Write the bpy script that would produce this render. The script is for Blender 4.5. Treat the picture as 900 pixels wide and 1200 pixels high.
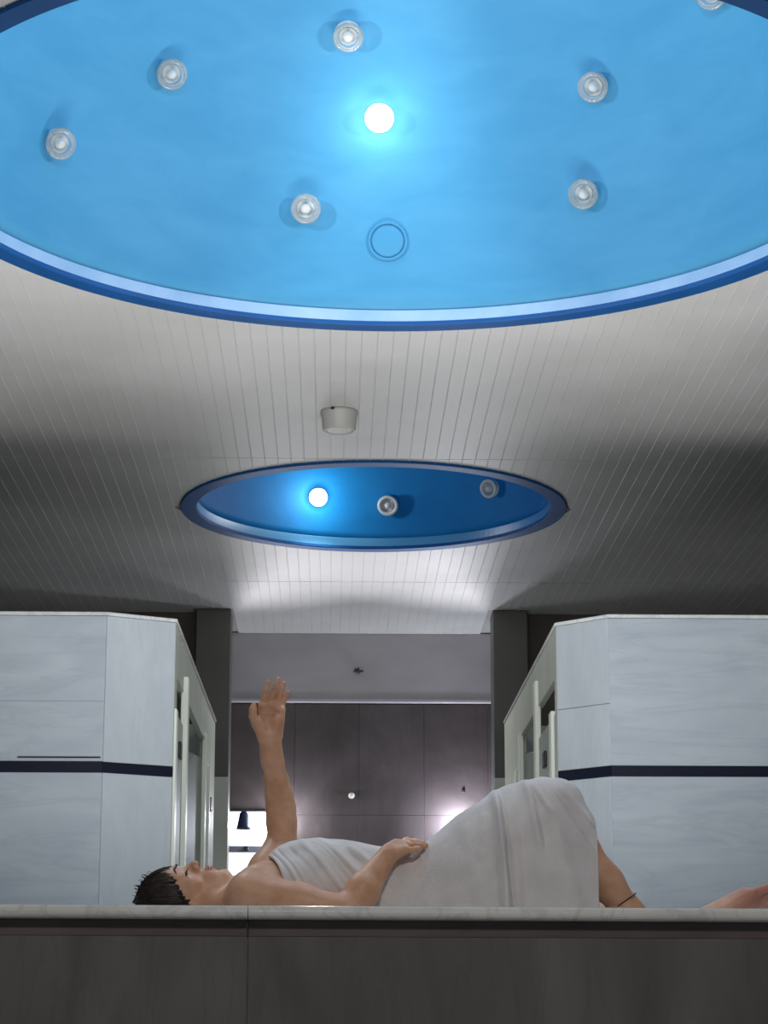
import bpy, bmesh, math, random
import numpy as np
from mathutils import Vector, Matrix

random.seed(7)
rng = np.random.default_rng(7)
sc = bpy.context.scene
for o in list(bpy.data.objects):
    bpy.data.objects.remove(o)
COL = sc.collection
R = math.radians

# ------------------------------------------------------------------ camera
CAM = (0.0, 0.0, 0.40)
F_PX, TILT, YAW, ROLL = 2672.85, R(13.3527), R(1.2379), 0.0015
cam_d = bpy.data.cameras.new('camera')
cam_d.sensor_fit = 'VERTICAL'
cam_d.sensor_height = 36.0
cam_d.lens = F_PX / 1200 * 36.0
cam_d.clip_start = 0.05
cam = bpy.data.objects.new('camera', cam_d)
COL.objects.link(cam)
cam.matrix_world = (Matrix.Translation(CAM) @ Matrix.Rotation(-YAW, 4, 'Z')
                    @ Matrix.Rotation(R(90) + TILT, 4, 'X') @ Matrix.Rotation(ROLL, 4, 'Z'))
sc.camera = cam
sc.view_settings.view_transform = 'Standard'
sc.view_settings.look = 'None'
sc.view_settings.gamma = 1.0
sc.view_settings.exposure = 0.1
sc.view_settings.use_curve_mapping = False

# ------------------------------------------------------------------ world + lights
w = bpy.data.worlds.new('world')
sc.world = w
w.use_nodes = True
w.node_tree.nodes['Background'].inputs[0].default_value = (0.5, 0.6, 0.75, 1)
w.node_tree.nodes['Background'].inputs[1].default_value = 0.02

BIG = dict(c=(0.199, 7.254), R=1.694, rin=1.610)
SML = dict(c=(0.206, 12.136), R=1.054, rin=0.965)
CEIL = 3.30
DOME_Z = 3.352            # where the neck ends and the dome starts

def add_light(name, kind, loc, energy, color=(1, 1, 1), target=None, **kw):
    l = bpy.data.lights.new(name, kind)
    l.energy = energy
    l.color = color
    for k, v in kw.items():
        setattr(l, k, v)
    o = bpy.data.objects.new(name, l)
    COL.objects.link(o)
    o.location = loc
    if target is not None:
        d = Vector(target) - Vector(loc)
        o.rotation_euler = d.to_track_quat('-Z', 'Y').to_euler()
    return o

def dome_point(dome, az, el, off=0.0):
    """point on a dome's inside, az from the far side (+Y) towards +X, el up from its springing"""
    r = dome['rin'] - off
    a, e = R(az), R(el)
    return Vector((dome['c'][0] + r * math.cos(e) * math.sin(a),
                   dome['c'][1] + r * math.cos(e) * math.cos(a),
                   DOME_Z + r * math.sin(e)))

def dome_normal(az, el, extra=0.0):
    a, e = R(az), R(el + extra)
    return -Vector((math.cos(e) * math.sin(a), math.cos(e) * math.cos(a), math.sin(e)))

# the light of every lit bullseye sits just in front of its glass; lit ones: (dome, az, el, power)
COOL = (0.97, 0.98, 0.98)
LIT = [(BIG, -1.4, 27.0, 1.2), (BIG, -80, 19.0, 60), (BIG, 81, 19.0, 60),
       (BIG, 152, 24.0, 26), (BIG, -152, 24.0, 26), (SML, -20.0, 13.0, 3.2)]
for dm, az, el, pw in LIT:
    p = dome_point(dm, az, el, 0.12) + (Vector((0, -0.05, -0.02)) if abs(az) < 30 else Vector())
    n = dome_normal(az, el)
    if abs(az) < 30:
        add_light('bullseye_glow', 'POINT', p, pw, COOL, shadow_soft_size=0.03)
        if dm is SML:      # what the same lamp throws down into the passage
            add_light('bullseye_glow', 'SPOT', p, 95, (1.0, 1.0, 0.92), target=p + Vector((0.15, -0.30, -1.0)),
                      spot_size=R(120), spot_blend=0.5, shadow_soft_size=0.03)
    else:
        add_light('bullseye_glow', 'SPOT', p, pw, COOL, target=p + n, spot_size=R(136 if abs(abs(az) - 80) < 2 else 150),
                  spot_blend=0.28, shadow_soft_size=0.02)
# added uplights hidden behind the piers to brighten the passage ceiling
for x in (-0.73, 1.09):
    add_light('alcove_fill_light', 'SPOT', (x, 15.60, 1.05), 270, (0.95, 0.94, 1.0), target=(0.18 + (x - 0.18) * 1.12, 13.6, CEIL),
              spot_size=R(66), spot_blend=1.0, shadow_soft_size=0.03)
add_light('alcove_glow', 'POINT', (-0.36, 15.84, 1.97), 11, (0.90, 0.92, 1.0), shadow_soft_size=0.05)
add_light('alcove_glow', 'POINT', (0.88, 15.84, 1.93), 28, (0.82, 0.87, 1.0), shadow_soft_size=0.05)
# unseen front fill added to brighten the platform and the woman
add_light('front_fill_light', 'AREA', (0.2, 1.2, 3.2), 48, (1.0, 0.96, 0.92), target=(0.2, 3.4, 0.5), shape='DISK', size=0.5)
# upward fill added out of sight behind the platform, for ceiling and cubicles
add_light('ceiling_fill_light', 'AREA', (0.2, 7.62, 0.60), 46, (1.0, 0.985, 0.97), target=(0.2, 8.15, 3.0), spread=R(144),
          shape='RECTANGLE', size=3.0, size_y=0.5)

# ------------------------------------------------------------------ materials
def mat(name, color=(0.8, 0.8, 0.8), rough=0.5, metal=0.0, spec=0.5, coat=0.0):
    m = bpy.data.materials.new(name)
    m.use_nodes = True
    b = m.node_tree.nodes['Principled BSDF']
    b.inputs['Base Color'].default_value = (*color, 1)
    b.inputs['Roughness'].default_value = rough
    b.inputs['Metallic'].default_value = metal
    b.inputs['Specular IOR Level'].default_value = spec
    b.inputs['Coat Weight'].default_value = coat
    return m

def noisy(m, c1, c2, scale=(3, 3, 3), detail=5, lo=0.35, hi=0.65, bump=0.0, bscale=None, distort=0.0,
          rough_var=0.0):
    nt = m.node_tree
    N, L = nt.nodes, nt.links
    b = N['Principled BSDF']
    tc = N.new('ShaderNodeTexCoord')
    mp = N.new('ShaderNodeMapping')
    mp.inputs['Scale'].default_value = scale
    nz = N.new('ShaderNodeTexNoise')
    nz.inputs['Scale'].default_value = 1.0
    nz.inputs['Detail'].default_value = detail
    nz.inputs['Distortion'].default_value = distort
    rp = N.new('ShaderNodeValToRGB')
    rp.color_ramp.elements[0].position = lo
    rp.color_ramp.elements[1].position = hi
    rp.color_ramp.elements[0].color = (*c1, 1)
    rp.color_ramp.elements[1].color = (*c2, 1)
    L.new(tc.outputs['Object'], mp.inputs['Vector'])
    L.new(mp.outputs[0], nz.inputs['Vector'])
    L.new(nz.outputs['Fac'], rp.inputs[0])
    L.new(rp.outputs[0], b.inputs['Base Color'])
    if rough_var:
        ma = N.new('ShaderNodeMath')
        ma.operation = 'MULTIPLY_ADD'
        ma.inputs[1].default_value = rough_var
        ma.inputs[2].default_value = b.inputs['Roughness'].default_value - rough_var / 2
        L.new(nz.outputs['Fac'], ma.inputs[0])
        L.new(ma.outputs[0], b.inputs['Roughness'])
    if bump:
        n2 = N.new('ShaderNodeTexNoise')
        n2.inputs['Scale'].default_value = bscale or 200
        n2.inputs['Detail'].default_value = 3
        L.new(tc.outputs['Object'], n2.inputs['Vector'])
        bp = N.new('ShaderNodeBump')
        bp.inputs['Strength'].default_value = 1.0
        bp.inputs['Distance'].default_value = bump
        L.new(n2.outputs['Fac'], bp.inputs['Height'])
        L.new(bp.outputs[0], b.inputs['Normal'])
    return m

M = {}
M['plank'] = noisy(mat('ceiling_plank_paint', rough=0.48), (0.64, 0.635, 0.62), (0.74, 0.735, 0.72),
                   (1.3, 1.3, 1.3), rough_var=0.12, bump=0.0006, bscale=14)
M['backing'] = mat('ceiling_backing', (0.5, 0.5, 0.49), 0.6)
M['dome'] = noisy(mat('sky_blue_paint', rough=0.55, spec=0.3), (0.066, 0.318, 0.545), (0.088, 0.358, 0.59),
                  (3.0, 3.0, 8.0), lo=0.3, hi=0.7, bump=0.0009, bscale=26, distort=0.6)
M['dome_dim'] = noisy(mat('sky_blue_paint_dimmed', rough=0.6, spec=0.2), (0.006, 0.20, 0.50), (0.010, 0.23, 0.55), (5, 5, 8), lo=0.3, hi=0.7, bump=0.0009, bscale=26)  # sky blue paint, the small dome's weaker light put into the colour
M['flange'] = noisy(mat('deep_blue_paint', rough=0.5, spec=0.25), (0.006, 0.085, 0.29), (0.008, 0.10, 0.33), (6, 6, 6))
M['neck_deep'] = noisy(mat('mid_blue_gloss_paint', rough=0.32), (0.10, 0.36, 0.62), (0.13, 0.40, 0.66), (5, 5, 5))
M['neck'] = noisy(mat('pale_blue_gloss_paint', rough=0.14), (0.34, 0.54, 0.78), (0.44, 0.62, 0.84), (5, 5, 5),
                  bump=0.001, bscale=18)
def marble(name, a, b, scale, vein, vs, rough=0.25):
    m = noisy(mat(name, rough=rough), a, b, scale, detail=8, lo=0.3, hi=0.7, distort=1.2)
    nt = m.node_tree
    N, L = nt.nodes, nt.links
    bs = N['Principled BSDF']
    src = bs.inputs['Base Color'].links[0].from_socket
    tc = N.new('ShaderNodeTexCoord')
    mp = N.new('ShaderNodeMapping')
    mp.inputs['Scale'].default_value = vs
    nz = N.new('ShaderNodeTexNoise')
    nz.inputs['Scale'].default_value = 1.0
    nz.inputs['Detail'].default_value = 6
    nz.inputs['Roughness'].default_value = 0.62
    nz.inputs['Distortion'].default_value = 0.8
    rp = N.new('ShaderNodeValToRGB')
    e = rp.color_ramp.elements
    e[0].position, e[1].position = 0.46, 0.54
    e[0].color = (0, 0, 0, 1)
    e[1].color = (0, 0, 0, 1)
    k = e.new(0.50)
    k.color = (1, 1, 1, 1)
    mx = N.new('ShaderNodeMix')
    mx.data_type = 'RGBA'
    mx.inputs[7].default_value = (*vein, 1)
    ml = N.new('ShaderNodeMath')
    ml.operation = 'MULTIPLY'
    ml.inputs[1].default_value = 0.28
    L.new(tc.outputs['Object'], mp.inputs[0])
    L.new(mp.outputs[0], nz.inputs['Vector'])
    L.new(nz.outputs['Fac'], rp.inputs[0])
    L.new(rp.outputs[0], ml.inputs[0])
    L.new(ml.outputs[0], mx.inputs[0])
    L.new(src, mx.inputs[6])
    L.new(mx.outputs[2], bs.inputs['Base Color'])
    return m
M['marble'] = marble('blue_white_marble', (0.425, 0.465, 0.505), (0.52, 0.555, 0.585), (2.0, 2.0, 7.0),
                     (0.32, 0.36, 0.405), (1.2, 1.2, 9.0), 0.32)
M['marble2'] = marble('blue_white_marble_upright_grain', (0.47, 0.505, 0.53), (0.56, 0.59, 0.605), (4, 4, 2),
                      (0.42, 0.46, 0.50), (6, 6, 1.4), 0.32)
M['slab_side'] = marble('grey_streaked_marble', (0.100, 0.094, 0.091), (0.165, 0.158, 0.152), (5, 5, 1.1),
                        (0.085, 0.082, 0.082), (9, 9, 1.6), 0.35)
M['band'] = noisy(mat('rim_shade_brown', rough=0.5), (0.09, 0.072, 0.068), (0.12, 0.10, 0.096), (5, 5, 5))  # shadow of the overhanging rim put into the band's colour
M['slab_top'] = marble('white_marble_rim', (0.66, 0.67, 0.65), (0.80, 0.80, 0.77), (4, 4, 4),
                       (0.30, 0.30, 0.31), (7, 7, 7), 0.2)
M['strip'] = mat('navy_black_stone', (0.006, 0.009, 0.022), 0.3)
M['paint'] = noisy(mat('greenish_cream_paint', rough=0.45), (0.44, 0.46, 0.40), (0.50, 0.52, 0.45), (4, 4, 2))
M['post'] = mat('cream_gloss_paint', (0.84, 0.86, 0.74), 0.35)
M['cladding'] = noisy(mat('pier_cladding_lit', rough=0.4), (0.66, 0.68, 0.58), (0.76, 0.78, 0.68), (3, 3, 2))
M['leaf'] = noisy(mat('grey_green_door_paint', rough=0.4), (0.30, 0.33, 0.30), (0.35, 0.38, 0.34), (5, 5, 2))
M['metal'] = mat('dark_metal', (0.06, 0.06, 0.06), 0.35, 0.9)
M['wallpaint'] = noisy(mat('brown_grey_wall_paint', rough=0.6), (0.11, 0.095, 0.085), (0.14, 0.12, 0.11), (2, 2, 2))
M['pier'] = noisy(mat('pier_paint', rough=0.5), (0.13, 0.125, 0.112), (0.16, 0.155, 0.14), (2, 2, 2))
M['plaster'] = noisy(mat('white_plaster', rough=0.5), (0.50, 0.48, 0.50), (0.58, 0.56, 0.58), (2, 2, 4))
M['brown_marble'] = marble('brown_marble', (0.052, 0.040, 0.041), (0.11, 0.090, 0.090), (2.2, 2.2, 1.6),
                           (0.05, 0.042, 0.045), (5, 5, 1), 0.35)
M['floor'] = marble('pale_floor_marble', (0.45, 0.46, 0.47), (0.60, 0.61, 0.62), (2, 2, 2), (0.3, 0.3, 0.32), (3, 3, 3), 0.25)
M['white'] = mat('white_plastic', (0.72, 0.72, 0.68), 0.35)
M['drum'] = mat('ivory_plastic', (0.50, 0.50, 0.47), 0.4)
M['chrome'] = mat('silver_reflector', (0.80, 0.83, 0.83), 0.35, 0.3)
M['navy'] = mat('dark_blue_enamel', (0.02, 0.035, 0.09), 0.35)
M['frame'] = mat('grey_window_frame', (0.12, 0.13, 0.17), 0.4)
g = mat('clear_bullseye_glass', (0.9, 0.96, 0.97), 0.06)
g.node_tree.nodes['Principled BSDF'].inputs['Transmission Weight'].default_value = 0.75
M['glass'] = g
def emit(name, col, s):
    m = mat(name, col)
    b = m.node_tree.nodes['Principled BSDF']
    b.inputs['Emission Color'].default_value = (*col, 1)
    b.inputs['Emission Strength'].default_value = s
    return m
M['lit'] = emit('lit_glass', (1, 1, 1), 6)
M['winlit'] = emit('bright_frosted_pane', (0.93, 0.96, 1), 1.8)

# ------------------------------------------------------------------ mesh helpers
def link(name, me, m=None, parent=None, smooth=False):
    o = bpy.data.objects.new(name, me)
    COL.objects.link(o)
    if m is not None and not me.materials:
        me.materials.append(m)
    if parent is not None:
        o.parent = parent
    if smooth:
        me.polygons.foreach_set('use_smooth', [True] * len(me.polygons))
    return o

def obj(name, bm, m=None, parent=None, smooth=False):
    me = bpy.data.meshes.new(name)
    bmesh.ops.recalc_face_normals(bm, faces=bm.faces)
    bm.to_mesh(me)
    bm.free()
    return link(name, me, m, parent, smooth)

def raw(name, V, Fc, m=None, parent=None, smooth=False):
    me = bpy.data.meshes.new(name)
    me.from_pydata(V, [], Fc)
    me.update()
    return link(name, me, m, parent, smooth)

def tag(o, label, cat, group=None, kind=None):
    o['label'] = label
    o['category'] = cat
    if group:
        o['group'] = group
    if kind:
        o['kind'] = kind
    return o

def thing(name, loc, label, cat, group=None):
    o = bpy.data.objects.new(name, None)
    o.empty_display_size = 0.1
    COL.objects.link(o)
    o.location = loc
    return tag(o, label, cat, group)

def bx(bm, x0, x1, y0, y1, z0, z1, bev=0.0):
    vs = [bm.verts.new(p) for p in ((x0, y0, z0), (x1, y0, z0), (x1, y1, z0), (x0, y1, z0),
                                    (x0, y0, z1), (x1, y0, z1), (x1, y1, z1), (x0, y1, z1))]
    fs = [(0, 3, 2, 1), (4, 5, 6, 7), (0, 1, 5, 4), (1, 2, 6, 5), (2, 3, 7, 6), (3, 0, 4, 7)]
    fc = [bm.faces.new([vs[i] for i in f]) for f in fs]
    if bev:
        es = list({e for f in fc for e in f.edges})
        bmesh.ops.bevel(bm, geom=es, offset=bev, segments=1 if bev < 0.006 else 3, affect='EDGES', profile=0.5)

def box(name, x0, x1, y0, y1, z0, z1, m, parent=None, bev=0.003):
    bm = bmesh.new()
    bx(bm, x0, x1, y0, y1, z0, z1, bev)
    return obj(name, bm, m, parent)

def prism(bm, pts, z0, z1, bev=0.0):
    """pts: plan polygon"""
    lo = [bm.verts.new((x, y, z0)) for x, y in pts]
    hi = [bm.verts.new((x, y, z1)) for x, y in pts]
    n = len(pts)
    fc = [bm.faces.new(lo[::-1]), bm.faces.new(hi)]
    for i in range(n):
        fc.append(bm.faces.new((lo[i], lo[(i + 1) % n], hi[(i + 1) % n], hi[i])))
    if bev:
        es = list({e for f in fc for e in f.edges})
        bmesh.ops.bevel(bm, geom=es, offset=bev, segments=1, affect='EDGES')

def lathe(prof, seg=48, z=0.0, closed=False):
    """profile list of (r, h) spun round z; returns a bmesh"""
    bm = bmesh.new()
    rings = []
    for r, h in prof:
        if r < 1e-6:
            rings.append([bm.verts.new((0, 0, h + z))])
        else:
            rings.append([bm.verts.new((r * math.cos(2 * math.pi * i / seg), r * math.sin(2 * math.pi * i / seg), h + z))
                          for i in range(seg)])
    pairs = list(zip(rings[:-1], rings[1:]))
    if closed:
        pairs.append((rings[-1], rings[0]))
    for a, b in pairs:
        for i in range(seg):
            j = (i + 1) % seg
            if len(a) == 1 and len(b) > 1:
                bm.faces.new((a[0], b[i], b[j]))
            elif len(b) == 1 and len(a) > 1:
                bm.faces.new((a[i], b[0], a[j]))
            elif len(a) > 1:
                bm.faces.new((a[i], b[i], b[j], a[j]))
    return bm

def struct(o):
    o['kind'] = 'structure'
    return o

# ------------------------------------------------------------------ room shell
XL, XR, YF, YB = -4.6, 4.8, -1.6, 15.05
ax0, ax1, ayb = -1.7, 2.1, 16.02         # the alcove behind the piers
def shell(name, *a, m='wallpaint'):
    return struct(box(name, *a, M[m], bev=0))
fl = shell('floor', XL, XR, YF, 16.2, -0.12, -0.012, m='floor')
wl = shell('wall_left', XL - 0.2, XL, YF, 16.2, -0.1, CEIL)
wr = shell('wall_right', XR, XR + 0.2, YF, 16.2, -0.1, CEIL)
shell('wall_front', XL - 0.2, XR + 0.2, YF - 0.2, YF, -0.1, CEIL, m='plaster')
bm = bmesh.new()
bx(bm, XL, -0.93, YB + 0.14, YB + 0.3, 0, CEIL)
bx(bm, 1.29, XR, YB + 0.14, YB + 0.3, 0, CEIL)
bx(bm, ax0 - 0.15, ax0, YB + 0.3, 16.2, 0, CEIL)
bx(bm, ax1, ax1 + 0.15, YB + 0.3, 16.2, 0, CEIL)
bx(bm, ax0 - 0.15, ax1 + 0.15, ayb, ayb + 0.18, 0, CEIL)
wb = struct(obj('wall_back', bm, M['wallpaint']))
# plaster band over the brown marble, with a thin bead at its foot
box('plaster_band', ax0, ax1, 15.965, ayb, 2.835, CEIL + 0.005, M['plaster'], wb)
box('plaster_bead', ax0, ax1, 15.958, ayb, 2.808, 2.837, M['plaster'], wb, 0.008)
# brown marble cladding, single slabs
xs = [ax0, -1.22, -0.74, -0.28, 0.17, 0.63, 1.08, 1.56, ax1]
zs = [0.0, 0.62, 1.30, 2.02, 2.80]
for i in range(len(xs) - 1):
    for j in range(len(zs) - 1):
        if i == 2 - 0 and j in (2,):
            pass
        d = random.uniform(0, 0.002)
        box('marble_slab', xs[i] + 0.0007, xs[i + 1] - 0.0007, 16.0 - d, ayb, zs[j] + 0.0007, zs[j + 1] - 0.0007,
            M['brown_marble'], wb, 0.001)
# piers either side of the opening, clad low down, passage light put into the paler colour
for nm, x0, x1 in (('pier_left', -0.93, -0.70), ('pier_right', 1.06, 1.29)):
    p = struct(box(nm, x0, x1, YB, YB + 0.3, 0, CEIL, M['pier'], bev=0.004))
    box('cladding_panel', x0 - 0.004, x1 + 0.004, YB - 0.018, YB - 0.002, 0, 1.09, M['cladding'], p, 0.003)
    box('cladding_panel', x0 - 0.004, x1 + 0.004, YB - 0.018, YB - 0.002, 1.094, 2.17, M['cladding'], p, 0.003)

# floor tiles: only those near the camera side and the passage can ever be seen
tile_me = None
for i in range(-4, 5):
    for j in range(0, 7):
        x, y = i * 0.6, j * 0.6 + 0.3
        if tile_me is None:
            bm = bmesh.new()
            bx(bm, -0.298, 0.298, -0.298, 0.298, -0.012, 0.0, 0.002)
            t = obj('floor_tile', bm, M['floor'], fl)
            tile_me = t.data
        else:
            t = link('floor_tile', tile_me, None, fl)
        t.location = (x, y, 0)

# ------------------------------------------------------------------ plank ceiling
PITCH, PX0, NCOL = 0.066, -2.93, 90
prof = [(0.0, 0.011), (0.0, 0.0), (0.0600, 0.0), (0.0610, -0.0022), (0.0626, -0.0030), (0.0644, -0.0024), (0.0658, 0.0),
        (0.0660, 0.011)]
def circ_span(x, dome, r):
    dx = x - dome['c'][0]
    if abs(dx) >= r:
        return None
    h = math.sqrt(r * r - dx * dx)
    return dome['c'][1] - h, dome['c'][1] + h
def pieces(x0, wd, ya, yb, dome, r):
    """y intervals of a strip of planks between ya and yb with a dome's hole cut out -> list of (fa, fb)"""
    if dome is None:
        return [(lambda x: ya, lambda x: yb)]
    s0, s1 = circ_span(x0, dome, r), circ_span(x0 + wd, dome, r)
    if s0 is None and s1 is None:
        return [(lambda x: ya, lambda x: yb)]
    cy = dome['c'][1]
    def lo(x):
        s = circ_span(x, dome, r)
        return s[0] if s else cy
    def hi(x):
        s = circ_span(x, dome, r)
        return s[1] if s else cy
    out = []
    if lo(x0 + wd / 2) > ya:
        out.append((lambda x: ya, lambda x: max(ya, lo(x))))
    if hi(x0 + wd / 2) < yb:
        out.append((lambda x: min(yb, hi(x)), lambda x: yb))
    return out
def plank_geo(x0, fa, fb, V, Fc, jig=0.0):
    b = len(V)
    n = len(prof)
    for f in (fa, fb):
        for px, pz in prof:
            V.append((x0 + px, f(x0 + px), CEIL + pz + jig))
    for i in range(n - 1):
        Fc.append((b + i, b + i + 1, b + n + i + 1, b + n + i))
    Fc.append(tuple(b + i for i in range(n))[::-1])
    Fc.append(tuple(b + n + i for i in range(n)))
def end_y(x):
    return 15.96 if -0.70 < x + PITCH / 2 < 1.06 else 15.045 + 0.14 * (x + .03 < -0.93 or x > 1.27)
secs = [(2.0, 11.058, BIG, BIG['R'] - 0.012), (11.068, 14.126, SML, SML['R'] - 0.012), (14.134, None, None, 0)]
# backing board that carries the planks: one sheet with the two round holes
Vb, Fb = [], []
def sheet(x0, x1, fa, fb):
    b = len(Vb)
    Vb.extend([(x0, fa(x0), CEIL + .013), (x1, fa(x1), CEIL + .013), (x1, fb(x1), CEIL + .013), (x0, fb(x0), CEIL + .013)])
    Fb.append((b, b + 3, b + 2, b + 1))
for c in range(NCOL):
    x0 = PX0 + c * PITCH
    for ya, yb, dm, r in ((YF, 11.063, BIG, BIG['R'] - 0.03), (11.063, 16.2, SML, SML['R'] - 0.03)):
        for fa, fb in pieces(x0, PITCH, ya, yb, dm, r):
            sheet(x0, x0 + PITCH, fa, fb)
x_end = PX0 + NCOL * PITCH
sheet(XL - .2, PX0, lambda x: YF, lambda x: 16.2)
sheet(x_end, XR + .2, lambda x: YF, lambda x: 16.2)
ceiling = struct(raw('ceiling', Vb, Fb, M['backing']))
Vn, Fn = [], []
V2, F2 = [], []
cnt = 0
for c in range(NCOL):
    x0 = PX0 + c * PITCH
    for ya, yb, dm, r in secs:
        yb2 = yb if yb is not None else end_y(x0)
        for k, (fa, fb) in enumerate(pieces(x0, 0.0659, ya, yb2, dm, r)):
            jig = random.uniform(-0.0003, 0.0003)
            if dm is BIG and fb(x0 + .03) < 7.3:
                plank_geo(x0, fa, fb, Vn, Fn)          # the near pieces, out of the picture
                continue
            if fb(x0 + .03) - fa(x0 + .03) < 0.02:
                continue
            if cnt >= 298:
                plank_geo(x0, fa, fb, V2, F2)
                continue
            V, Fc = [], []
            plank_geo(x0, fa, fb, V, Fc, jig)
            raw('ceiling_plank', V, Fc, M['plank'], ceiling)
            cnt += 1
for x0 in [PX0 - PITCH * (k + 1) for k in range(25)] + [x_end + PITCH * k for k in range(28)]:
    plank_geo(x0, lambda x: 2.0, lambda x: 15.185, V2, F2)
if True:
    o = raw('ceiling_planking', Vn + V2, Fn + [tuple(i + len(Vn) for i in f) for f in F2], M['plank'], ceiling)
    o['kind'] = 'stuff'
print('planks', cnt)

# ------------------------------------------------------------------ domes
def make_dome(dm, label):
    cx, cy = dm['c']
    t = thing('ceiling_dome', (cx, cy, CEIL), label, 'dome')
    ro, ri = dm['R'], dm['rin']
    seg = 160
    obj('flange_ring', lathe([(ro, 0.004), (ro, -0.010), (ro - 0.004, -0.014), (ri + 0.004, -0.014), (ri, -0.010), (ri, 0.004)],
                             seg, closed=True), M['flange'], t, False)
    d = DOME_Z - CEIL
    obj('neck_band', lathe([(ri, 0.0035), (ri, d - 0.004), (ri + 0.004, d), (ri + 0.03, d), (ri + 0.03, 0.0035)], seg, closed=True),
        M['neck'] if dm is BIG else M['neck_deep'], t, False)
    pr = []
    for i in range(0, 41):
        a = math.pi / 2 * i / 40
        pr.append(((ri + 0.004) * math.cos(a), d + (ri + 0.004) * math.sin(a)))
    pr.append((0, d + ri + 0.004))
    pr[-2] = (0.02, pr[-2][1])
    sh = obj('dome_shell', lathe(pr, seg), M['dome'] if dm is BIG else M['dome_dim'], t, True)
    sd = sh.modifiers.new('thick', 'SOLIDIFY')
    sd.thickness = 0.05
    sd.offset = 1.0
    return t
big_dome = make_dome(BIG, 'large sky blue dome recessed in the plank ceiling above the woman')
small_dome = make_dome(SML, 'small blue dome recessed in the plank ceiling further back')

def orient(o, n):
    o.rotation_mode = 'QUATERNION'
    o.rotation_quaternion = Vector(n).to_track_quat('Z', 'Y')

me_cache = {}
def bullseye(dm, az, el, label, lit=False, extra=0.0, cat='ceiling light', grp=None, warm=False):
    t = thing('bullseye_light', (0, 0, 0), label, cat, grp)
    t.location = dome_point(dm, az, el, 0.0015 if not extra else 0.004)
    nn = dome_normal(az, el, 0.6 * extra) + Vector((0, -0.85, -0.40)) * (0.9 if dm is BIG else 0.4)
    orient(t, nn.normalized())
    k_ = 1.1 if dm is BIG or extra else 1.0
    t.scale = (k_, k_, k_)
    def part(nm, key, mk, m, sm=True):
        if key not in me_cache:
            o = obj(nm, mk(), m, t, sm)
            me_cache[key] = o.data
            return o
        o = link(nm, me_cache[key], None, t)
        return o
    part('base_ring', 'base', lambda: lathe([(0.0, -0.045), (0.046, -0.045), (0.050, 0.006), (0.046, 0.010), (0.030, 0.010), (0.0, 0.010)], 36), M['white'])
    if lit:
        part('glass_globe', 'lit', lambda: lathe([(0.030, 0.010), (0.044, 0.016), (0.0525, 0.030), (0.0535, 0.046), (0.047, 0.066),
                                                 (0.034, 0.080), (0.017, 0.088), (0.0, 0.090)], 36), M['lit'])
    else:
        part('glass_cup', 'cup' + ('w' if warm else ''), lambda: lathe(
            [(0.040, 0.010), (0.045, 0.026), (0.054, 0.036), (0.056, 0.043), (0.051, 0.048), (0.041, 0.048), (0.037, 0.040),
             (0.034, 0.024), (0.030, 0.012)], 36, closed=True), M['white'] if warm else M['glass'])
        part('reflector', 'refl', lambda: lathe([(0.033, 0.034), (0.026, 0.022), (0.0, 0.016)], 32), M['chrome'])
        part('bulb', 'bulb', lambda: lathe([(0.0, 0.012), (0.012, 0.018), (0.018, 0.030), (0.018, 0.040), (0.011, 0.050), (0, 0.053)], 20), M['white'])
    return t
G1 = 'bullseye lamps set in the large blue dome'
G2 = 'bullseye lamps set in the small blue dome'
bullseye(BIG, -55.0, 15.0, 'unlit bullseye lamp lowest at the left of the large dome', grp=G1)
bullseye(BIG, -38.4, 29.8, 'unlit bullseye lamp at upper left of the large dome, above the lowest left one', grp=G1)
bullseye(BIG, -7.7, 40.0, 'unlit bullseye lamp tilted downwards at the top of the large dome', extra=26, grp=G1)
bullseye(BIG, -1.4, 28.2, 'glowing white bullseye lamp in the middle of the large blue dome', lit=True, grp=G1)
bullseye(BIG, 35.6, 29.2, 'unlit bullseye lamp at upper right of the large dome, right of the glowing one', grp=G1)
bullseye(BIG, 30.6, 14.6, 'unlit bullseye lamp low at the right of the large dome, near its rim', grp=G1)
bullseye(BIG, -12.4, 14.4, 'unlit bullseye lamp just left of the round cap in the large dome', grp=G1)
bullseye(BIG, 65.0, 34.5, 'unlit bullseye lamp cut off by the top right edge of the picture', grp=G1)
bullseye(BIG, -80, 19.0, 'lit bullseye lamp just outside the left edge of the picture', lit=True, grp=G1)
bullseye(BIG, 81, 19.0, 'lit bullseye lamp just outside the right edge of the picture', lit=True, grp=G1)
bullseye(BIG, 152, 24.0, 'lit bullseye lamp on the near right side of the large dome', lit=True, grp=G1)
bullseye(BIG, -152, 24.0, 'lit bullseye lamp on the near left side of the large dome', lit=True, grp=G1)
bullseye(SML, -20.0, 13.6, 'glowing white bullseye lamp at the left of the small dome', lit=True, grp=G2)
bullseye(SML, 6.2, 11.9, 'ivory bullseye lamp in the middle of the small dome', warm=True, extra=18, grp=G2)
bullseye(SML, 47.8, 13.6, 'small ivory bullseye lamp at the right of the small dome', warm=True, grp=G2)
# round blanked-off cap, painted over
cp = thing('blanking_cap', dome_point(BIG, 0.2, 10.3, 0.002), 'round painted-over cap outline low in the large blue dome', 'cap')
orient(cp, dome_normal(0.2, 10.3))
obj('cap_disc', lathe([(0.066, -0.012), (0.066, 0.002), (0.060, 0.006), (0, 0.006)], 48), M['dome'], cp, False)
obj('cap_rim', lathe([(0.083, -0.012), (0.083, 0.003), (0.079, 0.008), (0.073, 0.008), (0.069, 0.003), (0.069, -0.012)], 48, closed=True), M['dome'], cp)

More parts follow.
